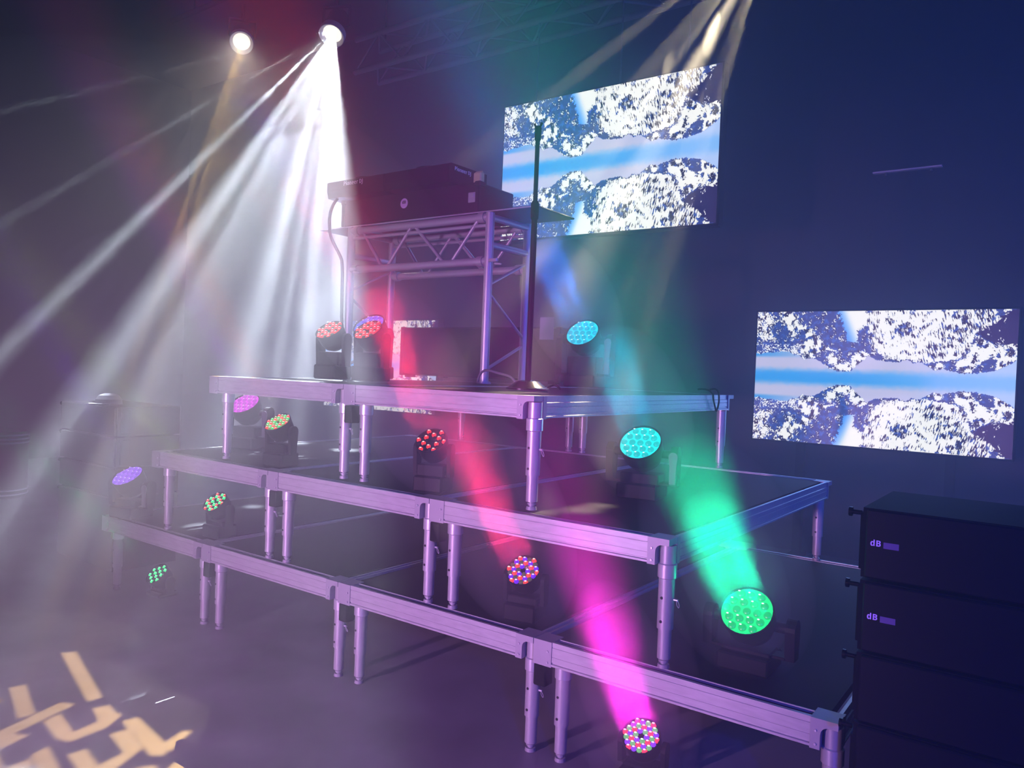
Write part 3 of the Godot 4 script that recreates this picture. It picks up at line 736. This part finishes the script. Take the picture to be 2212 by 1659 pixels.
func booth() -> void:
	var y0 := 1.265
	var xl := -3.334
	var xr := -2.345
	var zf := -3.0
	var zb := -3.325
	var o := thing("truss_table", "silver tube truss table frame on the top tier, carrying the DJ gear", "table", Vector3((xl + xr) / 2, y0, (zf + zb) / 2))
	var off := Vector3(-(xl + xr) / 2, -y0, -(zf + zb) / 2)
	var T: Material = M.tube
	for x in [xl, xr]:
		for z in [zf, zb]:
			var b := MB.new()
			b.tube(Vector3(x, y0 + 0.01, z) + off, Vector3(x, 2.105, z) + off, 0.022, 0.022, 16)
			b.tube(Vector3(x, y0, z) + off, Vector3(x, y0 + 0.012, z) + off, 0.036, 0.03, 12)
			part("leg", b.mesh(), T, o)
		# the ladder braces between front and back leg
		var ys := [1.33, 1.47, 1.5, 1.72, 1.75, 1.9]
		for i in 3:
			var b := MB.new()
			var flip := i % 2 == 1
			var p := Vector3(x, ys[i * 2] if not flip else ys[i * 2 + 1], zf)
			var q := Vector3(x, ys[i * 2 + 1] if not flip else ys[i * 2], zb)
			b.tube(p + off, q + off, 0.008, 0.008, 10)
			part("side_brace", b.mesh(), T, o)
	for z in [zf, zb]:
		for y in [2.085, 2.045, 1.868]:
			var b := MB.new()
			var th := 0.009 if y == 2.045 else 0.02
			b.tube(Vector3(xl, y, z) + off, Vector3(xr, y, z) + off, th, th, 16)
			if y != 2.045: for x in [xl + 0.03, xr - 0.03]: b.tube(Vector3(x, y, z) + off, Vector3(x + 0.035 * (1 if x < -3 else -1), y, z) + off, 0.027, 0.027, 12)
			part("cross_rail", b.mesh(), T, o)
		var up := [0.04, 0.345, 0.4, 0.63]
		var pts := [[0.10, 0.25], [0.46, 0.30], [0.50, 0.70], [0.92, 0.76]]
		for q in pts:
			var b := MB.new()
			b.tube(Vector3(lerpf(xl, xr, q[0]), 2.07, z) + off, Vector3(lerpf(xl, xr, q[1]), 1.88, z) + off, 0.0095, 0.0095, 10)
			part("diagonal_brace", b.mesh(), T, o)
	for x in [xl, xr]:
		for y in [2.085, 1.95]:
			var b := MB.new()
			b.tube(Vector3(x, y, zf) + off, Vector3(x, y, zb) + off, 0.018, 0.018, 12)
			part("end_rail", b.mesh(), T, o)
	for x in [xl, xr]:
		var b := MB.new()
		b.box(Vector3(x + 0.045, 1.868, zf + 0.02) + off, Vector3(0.05, 0.016, 0.016), 0.002)
		b.tube(Vector3(x + 0.06, 1.85, zf + 0.03) + off, Vector3(x + 0.1, 1.845, zf + 0.03) + off, 0.006, 0.004, 8)
		part("clamp_screw", b.mesh(), M.bolt, o)
	# the table board
	var b := MB.new()
	b.box(Vector3(0, 0.0015, 0), Vector3(1.54, 0.009, 0.34), 0.003)
	var tb := part("table_board", b.mesh(), M.dark)
	tb.position = Vector3(-2.84, 2.113, -3.17)
	tag(tb, "thin dark board lying across the truss table frame", "board")
	b = MB.new()
	b.box(Vector3(0, 0.0, 0.1715), Vector3(1.54, 0.006, 0.003))
	part("edge_strip", b.mesh(), M.bolt, tb)
	# the flight case
	o = thing("flight_case", "black flight case with round sticker standing on the table board", "flight case", Vector3(-2.93, 2.119, -3.16))
	b = MB.new()
	b.box(Vector3(0, 0.076, 0), Vector3(0.99, 0.15, 0.3), 0.006)
	part("body", b.mesh(), M.black, o)
	for x in [-0.49, 0.49]:
		b = MB.new()
		b.box(Vector3(x, 0.076, 0.145), Vector3(0.024, 0.152, 0.024), 0.003)
		b.box(Vector3(x, 0.14, 0.13), Vector3(0.04, 0.03, 0.055), 0.006)
		part("corner_bracket", b.mesh(), M.dark, o)
	b = MB.new()
	b.box(Vector3(0.46, 0.075, 0.153), Vector3(0.05, 0.05, 0.008), 0.002)
	b.box(Vector3(0.46, 0.085, 0.158), Vector3(0.03, 0.02, 0.006), 0.002)
	part("latch", b.mesh(), M.bolt, o)
	b = MB.new()
	b.lathe([Vector2(0, 0), Vector2(0.027, 0), Vector2(0.027, 0.0015), Vector2(0, 0.0015)], 28, Transform3D(Basis(Vector3(1, 0, 0), Vector3(0, 0, 1), Vector3(0, -1, 0)), Vector3(-0.012, 0.09, 0.1505)))
	var st := part("sticker", b.mesh(), mat(Color(0.75, 0.62, 0.8), 0.6), o)
	st.set_meta("label", "round pale lilac sticker with dark dB mark")
	var lt := part("sticker_print", letters("dB", 0.022, 0.001), M.black, st)
	lt.position = Vector3(-0.012, 0.096, 0.1526)
	# DJ players
	for k in 2:
		var wd := 0.452
		o = thing("media_player", ["black DJ media player overhanging the left end of the flight case", "black DJ media player at the right end of the flight case"][k], "media player", Vector3(-3.295 + 0.47 * k, 2.271, -3.125), 0.0, "DJ media players")
		b = MB.new()
		b.prism(PackedVector2Array([Vector2(-0.155, 0.0), Vector2(0.145, 0.012), Vector2(0.155, 0.05), Vector2(0.155, 0.1), Vector2(0.14, 0.108), Vector2(-0.155, 0.112)]), -wd / 2, wd / 2, Transform3D(Basis(Vector3(0, 0, 1), Vector3(0, 1, 0), Vector3(-1, 0, 0)), Vector3.ZERO))
		part("body", b.mesh(), M.gloss, o)
		b = MB.new()
		b.lathe([Vector2(0.095, 0.0), Vector2(0.1, 0.004), Vector2(0.1, 0.012), Vector2(0.09, 0.016), Vector2(0, 0.016)], 32, Transform3D(Basis(), Vector3(0, 0.109, 0.02)))
		part("jog_wheel", b.mesh(), M.dark, o)
		b = MB.new()
		b.box(Vector3(0, 0.118, -0.11), Vector3(0.18, 0.01, 0.08), 0.003)
		part("display", b.mesh(), M.gloss, o)
		var tx := part("lettering", letters("Pioneer DJ", 0.032 if k == 0 else 0.027, 0.001), M.white, o)
		tx.set_meta("label", "pale printed lettering")
		if k == 0: tx.position = Vector3(-0.01, 0.083, 0.1555)
		else: tx.transform = Transform3D(Basis(Vector3.UP, PI / 2), Vector3(wd / 2 + 0.0005, 0.086, 0.045))
	# a bright folded metal handle at the right end
	b = MB.new()
	b.box(Vector3(0, 0.03, 0), Vector3(0.05, 0.06, 0.035), 0.006)
	b.tube(Vector3(-0.02, 0.062, 0), Vector3(0.022, 0.062, 0), 0.005, 0.005, 8)
	var hd := part("metal_box", b.mesh(), mat(Color(0.8, 0.78, 0.6), 0.3, 0.3))
	hd.position = Vector3(-2.475, 2.27, -3.06)
	tag(hd, "small shiny metal box on the right end of the flight case", "box")
	# cables at the left end
	b = MB.new()
	var c := Curve3D.new()
	c.add_point(Vector3(-3.44, 2.28, -2.98), Vector3.ZERO, Vector3(-0.05, -0.06, 0.02)); c.add_point(Vector3(-3.475, 2.1, -2.96), Vector3(-0.01, 0.06, 0), Vector3(0.01, -0.07, 0)); c.add_point(Vector3(-3.37, 1.92, -2.965), Vector3(-0.03, 0.06, 0), Vector3(0.02, -0.1, 0)); c.add_point(Vector3(-3.36, 1.6, -2.97), Vector3(-0.01, 0.1, 0), Vector3(0.01, -0.1, 0)); c.add_point(Vector3(-3.31, 1.275, -2.96), Vector3(0, 0.1, 0))
	b.sweep(c.tessellate(4), 0.009, 8)
	var cb := part("cable", b.mesh(), M.black)
	tag(cb, "thick black cable hanging from the DJ gear down the left table leg", "cable")
	b = MB.new()
	c = Curve3D.new()
	c.add_point(Vector3(-2.33, 1.275, -2.93), Vector3.ZERO, Vector3(0.02, 0.08, 0)); c.add_point(Vector3(-2.18, 1.32, -2.9), Vector3(-0.06, 0.01, 0), Vector3(0.06, -0.01, 0)); c.add_point(Vector3(-2.06, 1.272, -2.88), Vector3(-0.03, 0.04, 0))
	b.sweep(c.tessellate(4), 0.006, 8)
	cb = part("cable", b.mesh(), M.grey)
	tag(cb, "grey cable arching over the deck beside the right table leg", "cable")

func stand() -> void:
	var o := thing("microphone_stand", "tall dark microphone stand with round base at the front corner of the top tier", "stand", Vector3(-1.665, 1.265, -2.4))
	var b := MB.new()
	b.lathe([Vector2(0, 0), Vector2(0.082, 0.0), Vector2(0.082, 0.005), Vector2(0.072, 0.009), Vector2(0.042, 0.032), Vector2(0.022, 0.036), Vector2(0, 0.036)], 10)
	part("base", b.mesh(), M.gloss, o)
	b = MB.new()
	b.tube(Vector3(0, 0.034, 0), Vector3(0, 0.66, 0), 0.0115, 0.0115, 16)
	part("lower_tube", b.mesh(), M.dark, o)
	b = MB.new()
	b.lathe([Vector2(0.0115, 0.64), Vector2(0.015, 0.645), Vector2(0.016, 0.7), Vector2(0.011, 0.71)], 16)
	part("clutch", b.mesh(), M.black, o)
	b = MB.new()
	b.tube(Vector3(0, 0.69, 0), Vector3(0, 0.96, 0), 0.0085, 0.0085, 14)
	part("upper_tube", b.mesh(), M.dark, o)
	b = MB.new()
	b.lathe([Vector2(0.0085, 0.935), Vector2(0.012, 0.94), Vector2(0.013, 0.985), Vector2(0.01, 0.99), Vector2(0.0, 0.99)], 14)
	for s in [-1.0, 1.0]:
		var pt := PackedVector3Array()
		for i in 5: pt.append(Vector3(s * sin(i * 0.4) * 0.016, 1.002 - cos(i * 0.4) * 0.016, 0))
		b.sweep(pt, 0.004, 8)
	part("top_cradle", b.mesh(), M.black, o)
	b = MB.new()
	var c := Curve3D.new()
	c.add_point(Vector3(-1.72, 1.27, -2.62), Vector3.ZERO, Vector3(0.04, 0.02, 0)); c.add_point(Vector3(-1.62, 1.27, -2.56), Vector3(-0.03, 0.02, 0))
	b.sweep(c.tessellate(3), 0.004, 6)
	var cb := part("cable", b.mesh(), M.black)
	tag(cb, "short thin black cable lying beside the microphone stand base", "cable")

# ------------------------------------------------------------------ loudspeakers
func speaker_module(label: String, at: Vector3, H: float, logo: float, group: String) -> Node3D:
	var o := thing("loudspeaker", label, "loudspeaker", at, 0.0, group)
	var W := 0.72
	var D := 0.42
	var b := MB.new()
	b.prism(PackedVector2Array([Vector2(-W / 2, 0.004), Vector2(W / 2, 0.004), Vector2(W / 2, H - 0.004), Vector2(-W / 2, H - 0.004)]), -D, -0.012)
	part("cabinet", b.mesh(), M.black, o)
	b = MB.new()
	b.box(Vector3(0, H / 2, -0.006), Vector3(W - 0.02, H - 0.012, 0.016), 0.004)
	part("front_grille", b.mesh(), M.dark, o)
	for s in [-1.0, 1.0]:
		b = MB.new()
		b.box(Vector3(s * (W / 2 + 0.004), H / 2, -0.06), Vector3(0.012, H * 0.8, 0.06), 0.002)
		part("rigging_plate", b.mesh(), M.black, o)
		b = MB.new()
		b.tube(Vector3(s * (W / 2 + 0.005), H - 0.02, -0.02), Vector3(s * (W / 2 + 0.03), H - 0.02, -0.02), 0.006, 0.006, 8)
		b.tube(Vector3(s * (W / 2 + 0.028), H - 0.02, -0.02), Vector3(s * (W / 2 + 0.036), H - 0.02, -0.02), 0.012, 0.012, 10)
		part("locking_pin", b.mesh(), M.gloss, o)
	if logo > 0.0:
		var pk := part("logo_letters", letters("dB", logo, 0.001), mat(Color(0.8, 0.72, 0.95), 0.6), o)
		pk.position = Vector3(-W / 2 + 0.035, H * 0.52, 0.0025)
		b = MB.new()
		b.box(Vector3(-W / 2 + 0.043 + logo * 1.35, H * 0.52 - logo * 0.12, 0.0025), Vector3(logo * 1.7, logo * 0.75, 0.001))
		part("logo_plate", b.mesh(), mat(Color(0.34, 0.27, 0.5), 0.6), o)
	return o

func speakers() -> void:
	var mods := [[0.832, 0.188, 0.021, "topmost"], [0.643, 0.189, 0.021, "second from top"], [0.46, 0.183, 0.0, "third from top"]]
	for side in 2:
		var x: float = [-0.425 + 0.36, -5.43 + 0.36][side]
		var z: float = [-2.15, -2.4][side]
		var wh: String = ["beside the right end of the stage", "at the left end of the stage"][side]
		for a in mods:
			speaker_module("black loudspeaker, %s in the stack %s" % [a[3], wh], Vector3(x, a[0], z), a[1], a[2] if side == 0 else 0.0, "stacked loudspeakers")
		speaker_module("large black bass cabinet under the loudspeakers %s" % wh, Vector3(x, 0.0, z), 0.46, 0.03 if side == 0 else 0.0, "stacked loudspeakers")

# ------------------------------------------------------------------ overhead truss
func overhead() -> void:
	var o := thing("ceiling_truss", "long silver box truss hung under the ceiling above the upper screen", "truss", Vector3(-4.5, 3.95, -4.9))
	var x0 := -0.82
	var x1 := 4.6
	for y in [0.0, 0.29]:
		for z in [-0.145, 0.145]:
			var b := MB.new()
			b.tube(Vector3(x0, y, z), Vector3(x1, y, z), 0.024, 0.024, 12)
			part("chord", b.mesh(), M.truss, o)
	var k := 0
	var x := x0
	while x < x1 - 0.1:
		for f in [[Vector3(0, 0, 0.145), Vector3(0, 0.29, 0.145)], [Vector3(0, 0, -0.145), Vector3(0, 0.29, -0.145)], [Vector3(0, 0, -0.145), Vector3(0, 0, 0.145)], [Vector3(0, 0.29, -0.145), Vector3(0, 0.29, 0.145)]]:
			var b := MB.new()
			var p: Vector3 = f[k % 2] + Vector3(x, 0, 0)
			var q: Vector3 = f[(k + 1) % 2] + Vector3(x + 0.29, 0, 0)
			b.tube(p, q, 0.01, 0.01, 8)
			part("brace", b.mesh(), M.truss, o)
		x += 0.29; k += 1
	for s in [-0.6, 2.4, 4.3]:
		var b := MB.new()
		b.tube(Vector3(s, 0.3, 0), Vector3(s, 1.25, 0), 0.008, 0.008, 6)
		part("hanging_cable", b.mesh(), M.dark, o)
	o = thing("lighting_pipe", "thin dark pipe under the ceiling from which the white lamps hang", "pipe", Vector3(-4.2, 4.77, -4.32))
	var pb := MB.new()
	pb.tube(Vector3(-3.4, 0, 0), Vector3(3.4, 0, 0), 0.024, 0.024, 12)
	part("pipe", pb.mesh(), M.dark, o)
	for s in [-3.0, 0.0, 3.0]:
		pb = MB.new()
		pb.tube(Vector3(s, 0.02, 0), Vector3(s, 0.43, 0), 0.008, 0.008, 6)
		part("hanging_rod", pb.mesh(), M.dark, o)
	# a short batten on the back wall, up right
	o = thing("wall_batten", "thin pale batten high on the dark back wall, upper right", "batten", Vector3(-1.05, 2.92, -6.28))
	var b := MB.new()
	b.box(Vector3(0, 0.006, 0.0), Vector3(0.46, 0.012, 0.04), 0.002)
	part("bar", b.mesh(), mat(Color(0.8, 0.8, 0.85), 0.4), o)
	for s in [-0.14, 0.16]:
		b = MB.new()
		b.tube(Vector3(s, -0.025, 0.0), Vector3(s, 0.0, 0.0), 0.012, 0.008, 8)
		part("stud", b.mesh(), M.grey, o)

func small_things() -> void:
	var o := thing("equipment_case", "black equipment case standing at the back of the top tier behind the DJ table", "case", Vector3(-3.06, 1.265, -4.01))
	var b := MB.new()
	b.box(Vector3(0, 0.175, 0), Vector3(1.28, 0.32, 0.42), 0.01)
	for sx in [-0.58, 0.58]:
		for sz in [-0.17, 0.17]: b.box(Vector3(sx, 0.01, sz), Vector3(0.05, 0.02, 0.05))
	part("body", b.mesh(), M.black, o)
	for sx in [-0.625, 0.625]:
		b = MB.new()
		b.box(Vector3(sx, 0.175, 0.2), Vector3(0.034, 0.326, 0.026), 0.004)
		part("corner_bracket", b.mesh(), M.dark, o)
	b = MB.new()
	b.box(Vector3.ZERO, Vector3(0.098, 0.132, 0.0015))
	var sheet := part("paper_sheet", b.mesh(), M.paper)
	sheet.position = Vector3(-2.515, 1.592, -3.797)
	tag(sheet, "pale paper sheet taped to the equipment case, right of the table legs", "paper")
	# silver ringed drum at the left wall
	o = thing("steel_drum", "steel ringed drum standing at the left edge of the hall", "drum", Vector3(-7.95, 0.0, -3.0))
	b = MB.new()
	b.lathe([Vector2(0, 0), Vector2(0.22, 0), Vector2(0.22, 0.6), Vector2(0, 0.6)], 28)
	part("body", b.mesh(), M.dark, o)
	for y in [0.03, 0.07, 0.5, 0.535, 0.57]:
		b = MB.new()
		b.lathe([Vector2(0.22, y - 0.008), Vector2(0.228, y - 0.006), Vector2(0.228, y + 0.006), Vector2(0.22, y + 0.008)], 28)
		part("ring", b.mesh(), M.bolt, o)
	# a pale cap left on the left loudspeaker stack
	o = thing("cap", "pale cap lying on top of the left loudspeaker stack", "cap", Vector3(-5.0, 1.02, -2.5), 0.5)
	b = MB.new()
	b.lathe([Vector2(0.08, 0), Vector2(0.078, 0.03), Vector2(0.06, 0.055), Vector2(0.03, 0.066), Vector2(0, 0.068)], 16)
	part("crown", b.mesh(), M.grey, o)
	b = MB.new()
	b.prism(PackedVector2Array([Vector2(-0.07, 0.03), Vector2(0.07, 0.03), Vector2(0.07, 0.1), Vector2(0.04, 0.14), Vector2(-0.04, 0.14), Vector2(-0.07, 0.1)]), 0.0, 0.006, Transform3D(Basis(Vector3(1, 0, 0), Vector3(0, 0, 1), Vector3(0, -1, 0)), Vector3(0, 0.006, 0)))
	part("peak", b.mesh(), M.grey, o)
	# thin cable over the side rail of the top tier
	b = MB.new()
	var c := Curve3D.new()
	c.add_point(Vector3(-1.60, 1.275, -4.05), Vector3.ZERO, Vector3(0.05, 0.02, 0)); c.add_point(Vector3(-1.535, 1.21, -4.02), Vector3(0, 0.05, 0), Vector3(0, -0.03, 0.01)); c.add_point(Vector3(-1.535, 1.17, -3.98), Vector3(0, -0.02, -0.01), Vector3(0, 0.03, 0.02)); c.add_point(Vector3(-1.537, 1.25, -3.94), Vector3(0, -0.03, 0), Vector3(-0.02, 0.04, 0)); c.add_point(Vector3(-1.62, 1.275, -3.93))
	b.sweep(c.tessellate(4), 0.005, 6)
	var cb := part("cable", b.mesh(), M.black)
	tag(cb, "black cable looped over the right side rail of the top tier", "cable")

# fog placed along head beams to brighten them, and smoke near the white lamps
func smoke() -> void:
	var o := thing("smoke", "pale stage smoke drifting through the lamp beams", "smoke")
	o.set_meta("kind", "stuff")
	for a in [[Vector3(-1.109, 0.139, -2.34), Vector3(0.062, 0.814, 0.578), 1.0, 0.7], [Vector3(-1.611, 0.598, -2.34), Vector3(0.132, 0.733, 0.667), 0.85, 0.5], [Vector3(-2.086, 1.037, -2.34), Vector3(0.192, 0.749, 0.635), 0.8, 0.5],
			[Vector3(-2.476, 1.483, -2.34), Vector3(0.082, 0.758, 0.647), 0.8, 0.4], [Vector3(-0.805, 0.601, -2.428), Vector3(0.015, 0.685, 0.728), 0.85, 0.7], [Vector3(-1.415, 1.061, -2.86), Vector3(0.114, 0.68, 0.724), 0.7, 0.5], [Vector3(-2.032, 1.542, -3.398), Vector3(0.095, 0.622, 0.778), 0.7, 0.5]]:
		var d: Vector3 = a[1].normalized()
		for k in (2 if a[3] > 0.6 else 1):
			var f := FogVolume.new()
			f.name = "wisp"; o.add_child(f, true)
			f.shape = RenderingServer.FOG_VOLUME_SHAPE_ELLIPSOID
			f.size = [Vector3(0.46, a[2] * 1.3, 0.46), Vector3(0.3, a[2] * 0.95, 0.3)][k]
			f.transform = facing(d, a[0] + d * (f.size.y * 0.5 - [0.3, 0.22][k]))
			var m := FogMaterial.new()
			m.density = a[3] * ([0.22, 0.4][k] if a[3] > 0.6 else 0.5); m.albedo = Color(1, 1, 1)
			f.material = m
	# one wide bank over the left of the stage, and thin wisps in the rays of the white lamps
	var bank := FogVolume.new()
	bank.name = "wisp"; o.add_child(bank, true)
	bank.shape = RenderingServer.FOG_VOLUME_SHAPE_ELLIPSOID
	bank.size = Vector3(5.4, 3.6, 3.8); bank.position = Vector3(-4.9, 1.3, -2.4)
	var bm := FogMaterial.new()
	bm.density = 0.065; bm.albedo = Color(1, 1, 1)
	bank.material = bm
	var rng := RandomNumberGenerator.new()
	rng.seed = 77
	var dens := []
	for k in 4:
		var m := FogMaterial.new()
		m.density = [0.2, 0.3, 0.4, 0.5][k]; m.albedo = Color(1, 1, 1)
		dens.append(m)
	for k in 50:
		var L := Vector3(-5.222, 4.142, -4.4)
		var T := Vector3(rng.randf_range(-6.6, -3.5), rng.randf_range(0.6, 2.6), rng.randf_range(-3.2, -2.2))
		var at := L.lerp(T, pow(rng.randf(), 0.8) * 0.8 + 0.06)
		var far := (at - L).length()
		if k >= 20 and k < 44:       # thin drifting wisps high on the left
			T = Vector3(rng.randf_range(-6.9, -4.9), rng.randf_range(1.4, 3.2), rng.randf_range(-3.0, -2.3))
			at = L.lerp(T, rng.randf_range(0.25, 0.95)); far = (at - L).length()
		if k >= 44:
			L = Vector3(-1.511, 3.901, -4.4); T = Vector3(rng.randf_range(-2.3, -1.5), 1.4, rng.randf_range(-3.0, -2.4))
			at = L.lerp(T, rng.randf_range(0.1, 0.5)); far = (at - L).length()
		var f := FogVolume.new()
		f.name = "wisp"; o.add_child(f, true)
		f.shape = RenderingServer.FOG_VOLUME_SHAPE_ELLIPSOID
		var r := rng.randf_range(0.035, 0.11) * (0.5 + far * 0.35)
		f.size = Vector3(r * rng.randf_range(1.0, 2.2), r * rng.randf_range(2.5, 6.0), r * rng.randf_range(1.0, 2.0))
		var dir := ((T - L).normalized() + Vector3(rng.randf_range(-0.5, 0.5), rng.randf_range(-0.5, 0.5), rng.randf_range(-0.5, 0.5))).normalized()
		f.transform = facing(dir, at)
		f.material = dens[k % 4]
